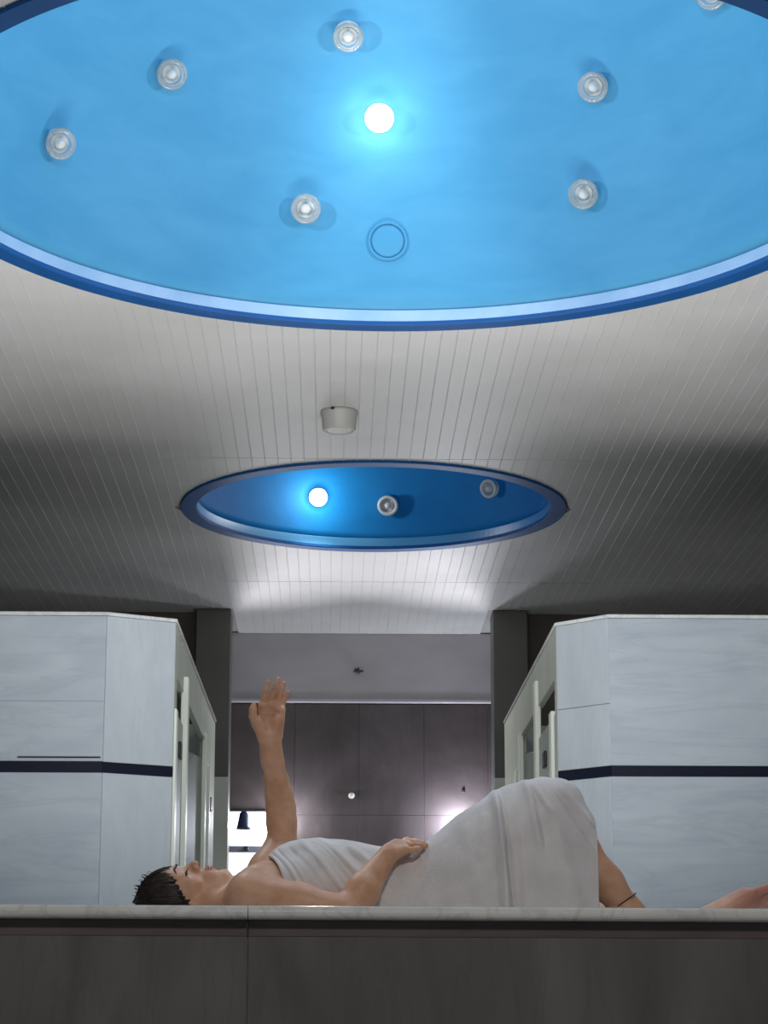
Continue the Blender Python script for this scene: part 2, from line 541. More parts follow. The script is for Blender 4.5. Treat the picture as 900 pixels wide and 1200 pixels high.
# drum fixture on the planks between the domes
dr = thing('ceiling_drum', (0.012, 10.20, CEIL), 'short ivory drum fixture on the plank ceiling between the two domes', 'smoke detector')
obj('drum_body', lathe([(0.0, 0.0), (0.086, 0.0), (0.088, -0.010), (0.083, -0.014), (0.077, -0.088), (0.072, -0.094), (0.064, -0.094), (0.062, -0.088), (0.0, -0.088)], 48), M['drum'], dr, True)
obj('drum_face', lathe([(0.058, -0.088), (0.056, -0.092), (0.0, -0.093)], 40), M['white'], dr)
for a in (70, 110, 150, 250):
    bm = bmesh.new()
    bx(bm, -0.008, 0.008, -0.003, 0.003, -0.013, -0.003, 0.001)
    cl = obj('mounting_clip', bm, M['metal'], dr)
    cl.location = (0.0905 * math.cos(R(a)), 0.0905 * math.sin(R(a)), 0)
    cl.rotation_euler.z = R(a + 90)

# ------------------------------------------------------------------ marble cubicles either side of the passage
def cubicle(side, label, front_y, xc, xi, yi, xf, yf):
    """side -1 left / +1 right; xc: chamfer start on the front; xi,yi: chamfer end; xf,yf: far end of the passage wall"""
    t = thing('changing_cubicle', ((xc + side * 1.2), front_y + 1.5, 0), label, 'cubicle', None)
    ox, oy = t.location.x, t.location.y
    H = 2.2
    far = XL + 0.02 if side < 0 else XR - 0.02
    TK = 0.028
    def L(p):
        return (p[0] - ox, p[1] - oy)
    def wallpiece(name, a, b, z0, z1, m, tk=TK, bev=0.002, parent=t, gap=0.0015):
        """a vertical panel whose outer face runs a->b (plan) and whose body lies on the cubicle's inside"""
        a, b = Vector(a), Vector(b)
        d = (b - a).normalized()
        n = Vector((-d.y, d.x))
        inside = Vector((ox, oy)) - a
        if n.dot(inside) < 0:
            n = -n
        a2, b2 = a + d * gap, b - d * gap
        bm = bmesh.new()
        prism(bm, [L(a2), L(b2), L(b2 + n * tk), L(a2 + n * tk)], z0, z1, bev)
        return obj(name, bm, m, parent)
    # front panels, lower and upper, with the black strip between
    xsplit = [xc, xc + side * 0.92, xc + side * 1.84, far]
    zs0 = 1.527 if side < 0 else 1.519
    zs1 = zs0 + 0.043
    for i in range(3):
        a, b = (xsplit[i], front_y), (xsplit[i + 1], front_y)
        wallpiece('marble_panel', a, b, 0.0, zs0 - 0.001, M['marble'])
        wallpiece('stone_strip', a, b, zs0, zs1, M['strip'], TK + 0.004, 0.0)
        if side < 0:
            wallpiece('marble_panel', a, b, zs1 + (0.003 if i == 0 else 0.001), 1.823, M['marble'])
            wallpiece('marble_panel', a, b, 1.8235, H - 0.016, M['marble'])
        else:
            wallpiece('marble_panel', a, b, zs1 + 0.001, H - 0.016, M['marble'])
    c0, c1 = (xc, front_y), (xi, yi)
    wallpiece('marble_panel', c0, c1, 0, zs0 - 0.001, M['marble2'], gap=0.001)
    wallpiece('stone_strip', c0, c1, zs0, zs1, M['strip'], TK + 0.004, 0.0, gap=0.0)
    if side < 0:
        wallpiece('marble_panel', c0, c1, zs1 + 0.001, H - 0.016, M['marble2'], gap=0.001)
    else:
        wallpiece('marble_panel', c0, c1, zs1 + 0.001, 1.822, M['marble2'], gap=0.001)
        wallpiece('marble_panel', c0, c1, 1.824, H - 0.016, M['marble2'], gap=0.001)
    # coping along the top
    for a, b in (((far, front_y - 0.006), (xc, front_y - 0.006)), ((xc, front_y - 0.006), (xi - side * 0.004, yi - 0.004)),
                 ((xi - side * 0.006, yi), (xf - side * 0.006, yf))):
        wallpiece('coping', a, b, H - 0.015, H, M['slab_top'], 0.05, 0.003, gap=0.0)
    if side < 0:   # the loose lip of broken panel edge above the strip
        wallpiece('chipped_edge', (-1.31, front_y - 0.004), (-0.965, front_y - 0.004), zs1 + 0.016, zs1 + 0.021, M['strip'], 0.01, 0.0)
    # passage side: painted wall, split round one open doorway
    def at(yy):
        f = (yy - yi) / (yf - yi)
        return (xi + (xf - xi) * f, yy)
    yo0, yo1 = (10.42, 11.72) if side < 0 else (10.72, 11.50)
    wallpiece('passage_wall', at(yi), at(9.72), 0, H - 0.016, M['paint'])
    wallpiece('passage_wall', at(9.72), at(yo0), 1.97, H - 0.016, M['paint'])
    wallpiece('door_leaf', at(9.73), at(yo0 - 0.03), 0.02, 1.82, M['leaf'], 0.03)
    wallpiece('passage_wall', at(yo0), at(yo1), 1.97, H - 0.016, M['paint'])
    wallpiece('passage_wall', at(yo1), at(yf), 0, H - 0.016, M['paint'])
    # open leaf swung into the doorway
    e = at(yo1)
    lf = wallpiece('door_leaf', (e[0] + side * 0.01, yo1 - 0.02), (e[0] + side * 0.22, yo0 + 0.1), 0.02, 1.87, M['leaf'], 0.03)
    def post(yy, wd, dp, top):
        x = at(yy)[0]
        bm = bmesh.new()
        x0, x1 = x - side * wd, x + side * 0.012
        bx(bm, min(x0, x1) - ox, max(x0, x1) - ox, yy - oy, yy + dp - oy, 0, top, 0.003)
        return obj('door_post', bm, M['post'], t)
    if side < 0:
        ps = [(9.60, 0.010, 0.10, 1.82), (10.12, 0.020, 0.10, 2.04), (yo1 - .04, 0.008, 0.08, 2.0), (11.98, 0.012, 0.08, 1.87)]
        lk = [(9.86, 1.68), (12.15, 1.69)]
    else:
        ps = [(9.76, 0.014, 0.10, 1.84), (10.50, 0.016, 0.10, 2.09), (yo1 - .02, 0.010, 0.08, 1.98), (11.75, 0.010, 0.08, 1.83)]
        lk = [(10.12, 1.68)]
    pos = [post(*a) for a in ps]
    for i, (yy, zz) in enumerate(lk):
        x = at(yy)[0]
        bm = bmesh.new()
        bx(bm, x - side * 0.012 - ox, x - ox, yy - oy, yy + 0.10 - oy, zz - 0.035, zz + 0.035, 0.003)
        obj('door_latch', bm, M['metal'], t)
    # back and outer faces so it is closed from behind
    bm = bmesh.new()
    bx(bm, min(far, xf - side * -0.03) - ox, max(far, xf - side * -0.03) - ox, yf - 0.03 - oy, yf - oy, 0, H - 0.03)
    obj('back_panel', bm, M['paint'], t)
    for yy in (10.36 if side < 0 else 10.66, 11.80):
        bm = bmesh.new()
        xa, xb = xf + side * 0.30, far
        bx(bm, min(xa, xb) - ox, max(xa, xb) - ox, yy - oy, yy + 0.03 - oy, 0, H - 0.04)
        obj('partition', bm, M['leaf'], t)
    return t
cubicle(-1, 'pale marble changing cubicle with black stone strip left of the passage', 9.43, -0.957, -0.678, 9.58, -0.662, 12.60)
cubicle(1, 'pale marble changing cubicle with black stone strip right of the passage', 9.42, 1.146, 0.946, 9.62, 0.944, 12.60)

# ------------------------------------------------------------------ alcove: bright window, lamps and small fittings
bm = bmesh.new()
wn = struct(box('window_1', -0.775, -0.30, 15.955, 15.975, 1.30, 2.045, M['frame'], bev=0.003))
box('window_pane', -0.765, -0.31, 15.940, 15.954, 1.80, 2.035, M['winlit'], wn, 0.002)
box('window_pane', -0.765, -0.31, 15.940, 15.954, 1.31, 1.752, M['winlit'], wn, 0.002)
box('window_bar', -0.775, -0.30, 15.925, 15.956, 1.753, 1.798, M['frame'], wn, 0.004)
kn = box('window_catch', -0.62, -0.59, 15.905, 15.926, 1.765, 1.795, M['metal'], wn, 0.004)
wl1 = thing('wall_lamp', (-0.622, 15.80, 1.90), 'dark blue bell-shaped lamp shade hanging before the bright window', 'lamp')
obj('lamp_shade', lathe([(0.0, 0.128), (0.016, 0.124), (0.030, 0.105), (0.036, 0.07), (0.046, 0.02), (0.052, 0.0), (0.048, 0.0),
                         (0.032, 0.068), (0.026, 0.10), (0, 0.112)], 32), M['navy'], wl1, True)
bm = bmesh.new()
bx(bm, -0.008, 0.008, 0.0, 0.166, 0.108, 0.122, 0.002)
obj('lamp_arm', bm, M['navy'], wl1)
wl2 = thing('wall_lamp', (0.98, 15.86, 1.86), 'white tube lamp on the brown marble wall behind the raised knee', 'lamp')
bm = bmesh.new()
bx(bm, -0.14, 0.08, 0.08, 0.138, -0.03, 0.03, 0.006)
obj('lamp_base', bm, M['white'], wl2)
bm = bmesh.new()
bx(bm, -0.13, 0.07, 0.03, 0.078, -0.02, 0.02, 0.01)
obj('lamp_tube', bm, M['winlit'], wl2)
hk = thing('ceiling_hook', (0.166, 15.963, 3.03), 'small dark branched hook on the pale plaster band', 'hook')
for a, l in ((0, 0.034), (180, 0.034), (55, 0.018), (270, 0.024), (215, 0.03)):
    bm = bmesh.new()
    bx(bm, 0, l, -0.022, -0.006, -0.006, 0.006, 0.002)
    h = obj('hook_arm', bm, M['metal'], hk)
    h.rotation_euler = (0, R(a), 0)
obj('hook_boss', lathe([(0, 0), (0.013, 0), (0.013, 0.02), (0.008, 0.026), (0, 0.026)], 16), M['metal'], hk).rotation_euler = (R(90), 0, 0)
kb = thing('wall_disc', (0.121, 15.996, 2.155), 'small round cream button on the brown marble wall', 'disc')
obj('disc_cap', lathe([(0, 0), (0.022, 0), (0.022, 0.01), (0.015, 0.018), (0, 0.02)], 20), M['post'], kb, True).rotation_euler = (R(90), 0, 0)  # small pale raised disc on the marble
kb = thing('wall_stud', (0.905, 15.996, 2.19), 'small dark stud on the brown marble wall left of the knee', 'stud')
obj('stud_head', lathe([(0, 0), (0.012, 0), (0.010, 0.01), (0, 0.014)], 16), M['metal'], kb).rotation_euler = (R(90), 0, 0)

# ------------------------------------------------------------------ heated marble platform
SZ = 0.69
pl = thing('marble_platform', (0.2, 5.9, 0), 'broad grey marble platform the woman lies on, with a pale rounded rim', 'platform')
ang = math.atan2(0.072, 1.55)
pl.rotation_euler.z = ang
pl.location = (0.11, 4.672, 0)          # local origin: middle of the front edge
W2, DP = 2.1, 2.45
def pbox(name, *a, m, bev):
    bm = bmesh.new()
    bx(bm, *a, bev)
    return obj(name, bm, m, pl)
jx = -0.282                              # joint under the woman's neck
for x0, x1 in ((-W2, jx - 0.001), (jx + 0.0005, W2)):
    pr_ = [(0.45, SZ - 0.027), (0.45, SZ)]
    for a_ in range(0, 9):
        t_ = R(90 + a_ * 22.5)
        pr_.append((0.0125 + 0.0125 * math.cos(t_), SZ - 0.0135 + 0.0135 * math.sin(t_)))
    bm = bmesh.new()
    ra = [bm.verts.new((x0, y, z)) for y, z in pr_]
    rb = [bm.verts.new((x1, y, z)) for y, z in pr_]
    bm.faces.new(ra)
    bm.faces.new(rb[::-1])
    for k in range(len(pr_)):
        bm.faces.new((ra[k], ra[(k + 1) % len(pr_)], rb[(k + 1) % len(pr_)], rb[k]))
    obj('rim_slab', bm, M['slab_top'], pl)
for i, (x0, x1) in enumerate(((-W2, -0.9), (-0.9, 0.5), (0.5, W2))):
    for y0, y1 in ((0.452, 1.6), (1.602, DP)):
        pbox('top_slab', x0 + 0.001, x1 - 0.001, y0, y1, SZ - 0.03, SZ, m=M['slab_top'], bev=0.002)
for x0, x1 in ((-W2 + .03, -1.45), (-1.45, jx), (jx, 1.27), (1.27, W2 - .03)):
    pbox('side_slab', x0 + 0.0012, x1 - 0.0012, 0.030, 0.055, 0.0, SZ - 0.0605, m=M['slab_side'], bev=0.001)
    pbox('rim_shade_band', x0 + 0.0012, x1 - 0.0012, 0.034, 0.058, SZ - 0.060, SZ - 0.028, m=M['band'], bev=0.0005)
pbox('core', -W2 + .05, W2 - .05, 0.06, DP - .03, 0.0, SZ - 0.031, m=M['backing'], bev=0.0)

# ------------------------------------------------------------------ the woman
# picture point at a known depth -> place in the room (used only to take measurements off the photograph)
_th, _ps = TILT, YAW
def P(px, py, Y):
    a, b = px - 450.0, py - 600.0
    c, s = math.cos(-ROLL), math.sin(-ROLL)
    a, b = c * a - s * b, s * a + c * b
    yy = F_PX * math.cos(_th) + b * math.sin(_th)
    z = F_PX * math.sin(_th) - b * math.cos(_th)
    x, y = a * math.cos(_ps) + yy * math.sin(_ps), -a * math.sin(_ps) + yy * math.cos(_ps)
    t = Y / y
    return np.array([x * t, Y, CAM[2] + z * t])

HS = 0.0024
GMIN = np.array([-0.55, 5.66, 0.684])
GMAX = np.array([1.26, 6.44, 1.42])
GN = np.ceil((GMAX - GMIN) / HS).astype(int)
GRID = np.full(tuple(GN), 1.0, np.float32)
def sub(lo, hi, m):
    a = np.maximum(np.floor((np.minimum(lo, hi) - m - GMIN) / HS).astype(int), 0)
    b = np.minimum(np.ceil((np.maximum(lo, hi) + m - GMIN) / HS).astype(int), GN)
    return a, b
def pts(a, b):
    x = (GMIN[0] + HS * np.arange(a[0], b[0])).astype(np.float32)[:, None, None]
    y = (GMIN[1] + HS * np.arange(a[1], b[1])).astype(np.float32)[None, :, None]
    z = (GMIN[2] + HS * np.arange(a[2], b[2])).astype(np.float32)[None, None, :]
    return x, y, z
def blend(a, b, d, k, op='add'):
    if min(b - a) <= 0:
        return
    s = (slice(a[0], b[0]), slice(a[1], b[1]), slice(a[2], b[2]))
    g = GRID[s]
    if op == 'add':
        h = np.maximum(k - np.abs(g - d), 0) / k
        GRID[s] = np.minimum(g, d) - h * h * k * 0.25
    else:
        d = -d
        h = np.maximum(k - np.abs(g - d), 0) / k
        GRID[s] = np.maximum(g, d) + h * h * k * 0.25
def cone(p, q, r1, r2, k=0.02, op='add'):
    p, q = np.asarray(p, float), np.asarray(q, float)
    a, b = sub(np.minimum(p, q), np.maximum(p, q), max(r1, r2) + k + 2 * HS)
    x, y, z = pts(a, b)
    d = q - p
    L2 = max(d @ d, 1e-9)
    t = np.clip(((x - p[0]) * d[0] + (y - p[1]) * d[1] + (z - p[2]) * d[2]) / L2, 0, 1)
    dist = np.sqrt((x - p[0] - t * d[0]) ** 2 + (y - p[1] - t * d[1]) ** 2 + (z - p[2] - t * d[2]) ** 2) - (r1 + (r2 - r1) * t)
    blend(a, b, dist.astype(np.float32), k, op)
def chain(points, radii, k=0.02):
    for i in range(len(points) - 1):
        cone(points[i], points[i + 1], radii[i], radii[i + 1], k)
def ell(c, r, k=0.02, op='add', rot=None):
    c, r = np.asarray(c, float), np.asarray(r, float)
    m = r.max()
    a, b = sub(c, c, m + k + 2 * HS)
    x, y, z = pts(a, b)
    x, y, z = x - c[0], y - c[1], z - c[2]
    if rot is not None:      # rot columns = local axes in world
        u = x * rot[0][0] + y * rot[1][0] + z * rot[2][0]
        v = x * rot[0][1] + y * rot[1][1] + z * rot[2][1]
        w_ = x * rot[0][2] + y * rot[1][2] + z * rot[2][2]
        x, y, z = u, v, w_
    k0 = np.sqrt((x / r[0]) ** 2 + (y / r[1]) ** 2 + (z / r[2]) ** 2)
    k1 = np.sqrt((x / r[0] ** 2) ** 2 + (y / r[1] ** 2) ** 2 + (z / r[2] ** 2) ** 2)
    d = k0 * (k0 - 1) / np.maximum(k1, 1e-6)
    blend(a, b, d.astype(np.float32), k, op)

YC = 6.0
# --- torso
ell((-0.10, YC, 0.80), (0.15, 0.165, 0.098), 0.03)
ell((0.02, YC, 0.80), (0.19, 0.150, 0.120), 0.05)
for s in (-1, 1):
    ell((-0.020, YC + s * 0.070, 0.862), (0.064, 0.060, 0.056), 0.03)
ell((0.19, YC, 0.79), (0.17, 0.140, 0.112), 0.05)
ell((0.34, YC, 0.79), (0.13, 0.172, 0.100), 0.05)
cone((-0.20, YC - 0.12, 0.80), (-0.20, YC + 0.12, 0.80), 0.062, 0.062, 0.05)
# collar bones
cone((-0.215, YC - 0.03, 0.853), (-0.205, YC - 0.15, 0.842), 0.009, 0.008, 0.018)
cone((-0.215, YC + 0.03, 0.853), (-0.205, YC + 0.15, 0.842), 0.009, 0.008, 0.018)
# --- neck
cone((-0.345, YC, 0.765), (-0.215, YC, 0.775), 0.056, 0.060, 0.035)
cone((-0.35, YC - 0.045, 0.775), (-0.222, YC - 0.012, 0.842), 0.012, 0.010, 0.02)
cone((-0.35, YC + 0.035, 0.775), (-0.222, YC + 0.012, 0.842), 0.012, 0.010, 0.02)
cone((-0.30, YC - 0.03, 0.755), (-0.215, YC - 0.14, 0.775), 0.04, 0.045, 0.04)
cone((-0.30, YC + 0.03, 0.755), (-0.215, YC + 0.14, 0.775), 0.04, 0.045, 0.04)

# --- head (local: x towards the chin, y across, z out of the face), turned a little to the camera
PH = R(11)
HC = np.array([0.0, YC, 0.785])
HR = np.array([[1, 0, 0], [0, math.cos(PH), -math.sin(PH)], [0, math.sin(PH), math.cos(PH)]])
def hp(x, y, z):
    return HC + HR @ np.array([x, y, z - 0.785])
def hell(c, r, k=0.01, op='add', ry=0.0):
    Rm = HR.copy()
    if ry:
        Rm = HR @ np.array([[math.cos(ry), 0, math.sin(ry)], [0, 1, 0], [-math.sin(ry), 0, math.cos(ry)]])
    ell(hp(*c), r, k, op, Rm)
def hcone(p, q, r1, r2, k=0.01, op='add'):
    cone(hp(*p), hp(*q), r1, r2, k, op)
hell((-0.412, 0, 0.783), (0.090, 0.074, 0.080), 0.02)
hell((-0.372, 0, 0.800), (0.070, 0.064, 0.061), 0.02)
hell((-0.325, 0, 0.808), (0.045, 0.048, 0.048), 0.02)
for s in (-1, 1):
    hcone((-0.345, s * 0.056, 0.775), (-0.315, s * 0.050, 0.795), 0.017, 0.016, 0.02)
    hcone((-0.315, s * 0.050, 0.795), (-0.284, s * 0.013, 0.845), 0.017, 0.015, 0.02)
    hell((-0.362, s * 0.043, 0.832), (0.020, 0.020, 0.018), 0.018)
    hcone((-0.411, s * 0.012, 0.860), (-0.408, s * 0.046, 0.848), 0.007, 0.005, 0.012)
    hell((-0.389, s * 0.031, 0.868), (0.014, 0.019, 0.015), 0.008, 'sub')
    hell((-0.389, s * 0.031, 0.846), (0.0115, 0.0135, 0.0125), 0.004)
    hell((-0.356, s * 0.0115, 0.868), (0.0085, 0.0075, 0.0085), 0.006)
hell((-0.284, 0, 0.850), (0.014, 0.017, 0.015), 0.012)
hell((-0.322, 0, 0.846), (0.028, 0.034, 0.026), 0.014)
hell((-0.420, 0, 0.848), (0.040, 0.050, 0.022), 0.02)
hcone((-0.392, 0, 0.860), (-0.366, 0, 0.876), 0.0075, 0.0085, 0.010)
hell((-0.360, 0, 0.8785), (0.0105, 0.0095, 0.0095), 0.006)
for s in (-1, 1):
    hell((-0.3485, s * 0.0062, 0.869), (0.0042, 0.0036, 0.008), 0.002, 'sub')
# lips
hell((-0.3285, 0.0, 0.8685), (0.0062, 0.021, 0.0085), 0.003)
hell((-0.3165, 0.0, 0.8675), (0.0066, 0.018, 0.0082), 0.003)
hcone((-0.3222, -0.022, 0.868), (-0.3222, 0.022, 0.868), 0.0026, 0.0026, 0.002, 'sub')
hell((-0.3222, 0.0, 0.8765), (0.0028, 0.022, 0.0055), 0.002, 'sub')
hell((-0.303, 0.0, 0.8675), (0.006, 0.016, 0.006), 0.006, 'sub')
# ears
for s in (-1, 1):
    hell((-0.374, s * 0.070, 0.778), (0.024, 0.008, 0.015), 0.006, ry=R(15))
    hell((-0.374, s * 0.079, 0.779), (0.015, 0.006, 0.008), 0.004, 'sub', ry=R(15))

# --- legs
hp1 = np.array([0.335, YC - 0.09, 0.80])
kn1 = np.array([0.572, YC - 0.085, 1.022])
an1 = np.array([0.760, YC - 0.09, 0.752])
chain([hp1, hp1 * .5 + kn1 * .5, kn1], [0.090, 0.076, 0.055], 0.03)
ell(kn1 + [0.008, 0, 0.002], (0.052, 0.046, 0.052), 0.03)
cf = kn1 * 0.66 + an1 * 0.34 + np.array([-0.014, 0, -0.012])
chain([kn1, cf, kn1 * .3 + an1 * .7 + [-0.004, 0, -0.004], an1], [0.048, 0.054, 0.041, 0.035], 0.03)
cone(an1, (0.715, YC - 0.09, 0.725), 0.034, 0.034, 0.02)
cone(an1 + [0, 0, -0.01], (0.875, YC - 0.10, 0.712), 0.028, 0.020, 0.02)
cone((0.875, YC - 0.115, 0.712), (0.935, YC - 0.115, 0.704), 0.019, 0.015, 0.015)
cone((0.865, YC - 0.075, 0.710), (0.925, YC - 0.070, 0.702), 0.018, 0.012, 0.015)
for i in range(5):
    yy = YC - 0.135 + i * 0.017
    cone((0.93 - i * 0.004, yy, 0.702), (0.965 - i * 0.007, yy, 0.698), 0.0095 if i == 0 else 0.0072, 0.0085 if i == 0 else 0.0065, 0.003)
hp2 = np.array([0.335, YC + 0.09, 0.785])
kn2 = np.array([0.640, YC + 0.235, 0.765])
an2 = np.array([0.945, YC + 0.10, 0.728])
chain([hp2, hp2 * .5 + kn2 * .5, kn2], [0.085, 0.074, 0.056], 0.03)
chain([kn2, kn2 * .62 + an2 * .38 + [0, 0, -0.014], an2], [0.054, 0.050, 0.030], 0.03)
# stretched foot: heel down, sole half turned to the camera, toes up to the right
hl = np.array([0.965, YC + 0.075, 0.718])
cone(an2, hl, 0.032, 0.028, 0.02)
ba = P(884, 1049, 6.07)
b2 = P(887, 1057, 6.10)
cone(hl + [0.0, 0, 0.008], ba, 0.027, 0.019, 0.02)
cone(hl + [0.0, 0.0, 0.0], b2, 0.026, 0.017, 0.02)
cone(an2 + [0.01, 0, 0.01], P(872, 1048, 6.085), 0.026, 0.018, 0.02)
for i, (a, b, r1, r2) in enumerate((((888, 1045, 6.06), (903, 1038.5, 6.055), 0.0125, 0.0112), ((890, 1050, 6.075), (903, 1045.5, 6.07), 0.0085, 0.0078),
                                    ((891, 1054, 6.085), (902, 1051, 6.08), 0.0082, 0.0074), ((891, 1058, 6.095), (901, 1056.5, 6.092), 0.0078, 0.007),
                                    ((890, 1062, 6.105), (899, 1061.5, 6.103), 0.0074, 0.0066))):
    cone(P(*a), P(*b), r1, r2, 0.003)
BODY = GRID.copy()          # trunk and legs only: what the towel lies on
# --- far (left) arm, raised
sh = np.array([-0.215, YC + 0.165, 0.800])
el_ = P(329, 987, 6.29)
wr = P(316.5, 868, 6.20)
chain([sh, sh * 0.5 + el_ * 0.5 + [0, 0, 0.0], el_], [0.054, 0.046, 0.040], 0.03)
fa = [(331, 980, 6.285, .040), (330, 963, 6.275, .0405), (329, 947, 6.262, .0395), (326.5, 930, 6.25, .0365), (323.5, 913, 6.235, .0315),
      (320.5, 897, 6.22, .0262), (317.5, 880, 6.205, .0228), (316.5, 866, 6.20, .0225)]
chain([P(*q[:3]) for q in fa], [q[3] for q in fa], 0.012)
cone(P(321, 868, 6.205), P(322.5, 890, 6.215), 0.017, 0.020, 0.02)
cone(P(311.5, 868, 6.20), P(315, 890, 6.215), 0.016, 0.020, 0.02)
# --- raised hand, palm to the camera
HY = 6.19
def H_(px, py, dy=0.0):
    return P(px, py, HY + dy)
for bxp, byp, wxp in ((307.5, 826, 311), (316, 823, 315), (324, 825, 320), (329.5, 831, 324)):
    cone(H_(wxp, 862, 0.008), H_(bxp, byp, 0.004), 0.0155, 0.0125, 0.012)
cone(H_(301.5, 848, -0.008), H_(309, 862, 0.0), 0.0165, 0.0175, 0.014)     # ball of the thumb
cone(H_(326.5, 843, -0.004), H_(322, 860, 0.002), 0.0135, 0.0155, 0.014)    # outer heel of the palm
for px_, py_ in ((308.5, 826.5), (316.5, 824.5), (324, 827), (329.5, 832)):
    ell(H_(px_, py_ + 1, -0.0075), (0.0095, 0.008, 0.008), 0.008)
ell(H_(313.5, 840, -0.024), (0.011, 0.013, 0.015), 0.010, 'sub')               # hollow of the palm
def finger(pp, rr, k=0.003):
    for i in range(len(pp) - 1):
        cone(H_(*pp[i]), H_(*pp[i + 1]), rr[i] * 0.93, rr[i + 1] * 0.93, k)
finger([(307.5, 826, 0.002), (310.3, 815.5, -0.004), (312.3, 806.5, -0.006), (314.5, 799.3, -0.004)], [0.0100, 0.0092, 0.0085, 0.0072])
finger([(316.2, 824, 0.002), (320.2, 811.5, -0.006), (323.7, 802.5, -0.010), (326.3, 796.2, -0.010)], [0.0100, 0.0093, 0.0086, 0.0073])
finger([(324.0, 826, 0.004), (327.4, 815.5, 0.001), (330.6, 806.5, 0.000), (333.0, 800.8, 0.001)], [0.0096, 0.0089, 0.0082, 0.0070])
finger([(329.5, 831, 0.008), (332.0, 822.5, 0.008), (334.8, 816, 0.008), (337.2, 811.0, 0.009)], [0.0086, 0.0080, 0.0072, 0.0062])
finger([(300.5, 848, -0.004), (296.6, 839.5, -0.012), (296.4, 832, -0.016), (297.4, 826.5, -0.017)], [0.0135, 0.0118, 0.0108, 0.0085], 0.006)

# --- near (right) arm: upper arm on the stone, forearm up to the belly
sh2 = np.array([-0.212, YC - 0.165, 0.790])
el2 = np.array([0.035, 5.775, 0.742])
wr2 = P(453, 1004, 5.845)
chain([sh2, sh2 * 0.5 + el2 * 0.5, el2], [0.055, 0.047, 0.040], 0.03)
md2 = el2 * 0.62 + wr2 * 0.38
chain([el2, md2, wr2], [0.040, 0.041, 0.0265], 0.02)
def H2(px, py, y):
    return P(px, py, y)
K = [(474, 996, 5.836), (477, 991, 5.855), (478.5, 987.5, 5.876), (476.5, 986, 5.898)]      # little finger nearest
for i, kk in enumerate(K):
    w0 = wr2 + np.array([0.004, 0.007 * i - 0.004, 0.002])
    cone(w0, H2(*kk), 0.0170, 0.0120, 0.012)
cone(H2(457, 996, 5.855), H2(464, 989.5, 5.872), 0.0185, 0.0145, 0.014)
fl = [[(482, 996.5, 5.838), (487.5, 995, 5.845), (491, 994, 5.850)], [(486, 990.5, 5.860), (492.5, 991, 5.868), (496.5, 991.5, 5.874)],
      [(488, 987.8, 5.886), (495, 989, 5.896), (499, 990, 5.902)], [(486, 986.5, 5.912), (493, 988, 5.922), (497, 989.5, 5.928)]]
for i in range(4):
    rr = [0.0098, 0.0092, 0.0084, 0.0070]
    if i == 0:
        rr = [r * 0.88 for r in rr]
    pp = [K[i]] + fl[i]
    for j in range(3):
        cone(H2(*pp[j]), H2(*pp[j + 1]), rr[j], rr[j + 1], 0.003)
# thumb, on the far side over the belly
for a, b, r1, r2 in (((460, 993, 5.885), (466, 990, 5.915), 0.0145, 0.0120), ((466, 990, 5.915), (474, 990.5, 5.932), 0.0120, 0.0105),
                     ((474, 990.5, 5.932), (481, 992, 5.938), 0.0105, 0.008)):
    cone(H2(*a), H2(*b), r1, r2, 0.005)
# flatten what would sink into the stone
zf = GMIN[2] + HS * np.arange(GN[2])
GRID = np.maximum(GRID, (SZ + 0.0015 - zf)[None, None, :].astype(np.float32))

def surface_nets(g, gmin, h):
    s = g < 0
    nx, ny, nz = g.shape
    c = np.zeros((nx - 1, ny - 1, nz - 1), np.uint8)
    for i in (0, 1):
        for j in (0, 1):
            for k in (0, 1):
                c += s[i:nx - 1 + i, j:ny - 1 + j, k:nz - 1 + k]
    cells = np.argwhere((c > 0) & (c < 8))
    del c
    idx = -np.ones((nx - 1, ny - 1, nz - 1), np.int32)
    idx[cells[:, 0], cells[:, 1], cells[:, 2]] = np.arange(len(cells))
    acc = np.zeros((len(cells), 3))
    n = np.zeros(len(cells))
    corners = [(i, j, k) for i in (0, 1) for j in (0, 1) for k in (0, 1)]
    val = {q: g[cells[:, 0] + q[0], cells[:, 1] + q[1], cells[:, 2] + q[2]].astype(float) for q in corners}
    for a in corners:
        for ax in range(3):
            if a[ax] == 0:
                b = list(a)
                b[ax] = 1
                b = tuple(b)
                va, vb = val[a], val[b]
                m = (va < 0) != (vb < 0)
                t = np.where(m, va / np.where(m, va - vb, 1), 0)
                p = np.zeros((len(cells), 3))
                for q in range(3):
                    p[:, q] = a[q] + (t if q == ax else 0)
                acc += p * m[:, None]
                n += m
    V = (cells + acc / n[:, None]) * h + gmin
    quads = []
    for ax in range(3):
        u, v = (ax + 1) % 3, (ax + 2) % 3
        sl0 = [slice(None)] * 3
        sl1 = [slice(None)] * 3
        sl0[ax] = slice(0, -1)
        sl1[ax] = slice(1, None)
        a, b = s[tuple(sl0)], s[tuple(sl1)]
        for inv in (False, True):
            e = np.argwhere((a & ~b) if not inv else (~a & b))
            e = e[(e[:, u] > 0) & (e[:, v] > 0) & (e[:, u] < g.shape[u] - 1) & (e[:, v] < g.shape[v] - 1)]
            def I(du, dv):
                q = e.copy()
                q[:, u] -= du
                q[:, v] -= dv
                return idx[q[:, 0], q[:, 1], q[:, 2]]
            Q = np.stack([I(0, 0), I(1, 0), I(1, 1), I(0, 1)], 1)
            if inv:
                Q = Q[:, ::-1]
            quads.append(Q)
    return V, np.concatenate(quads)

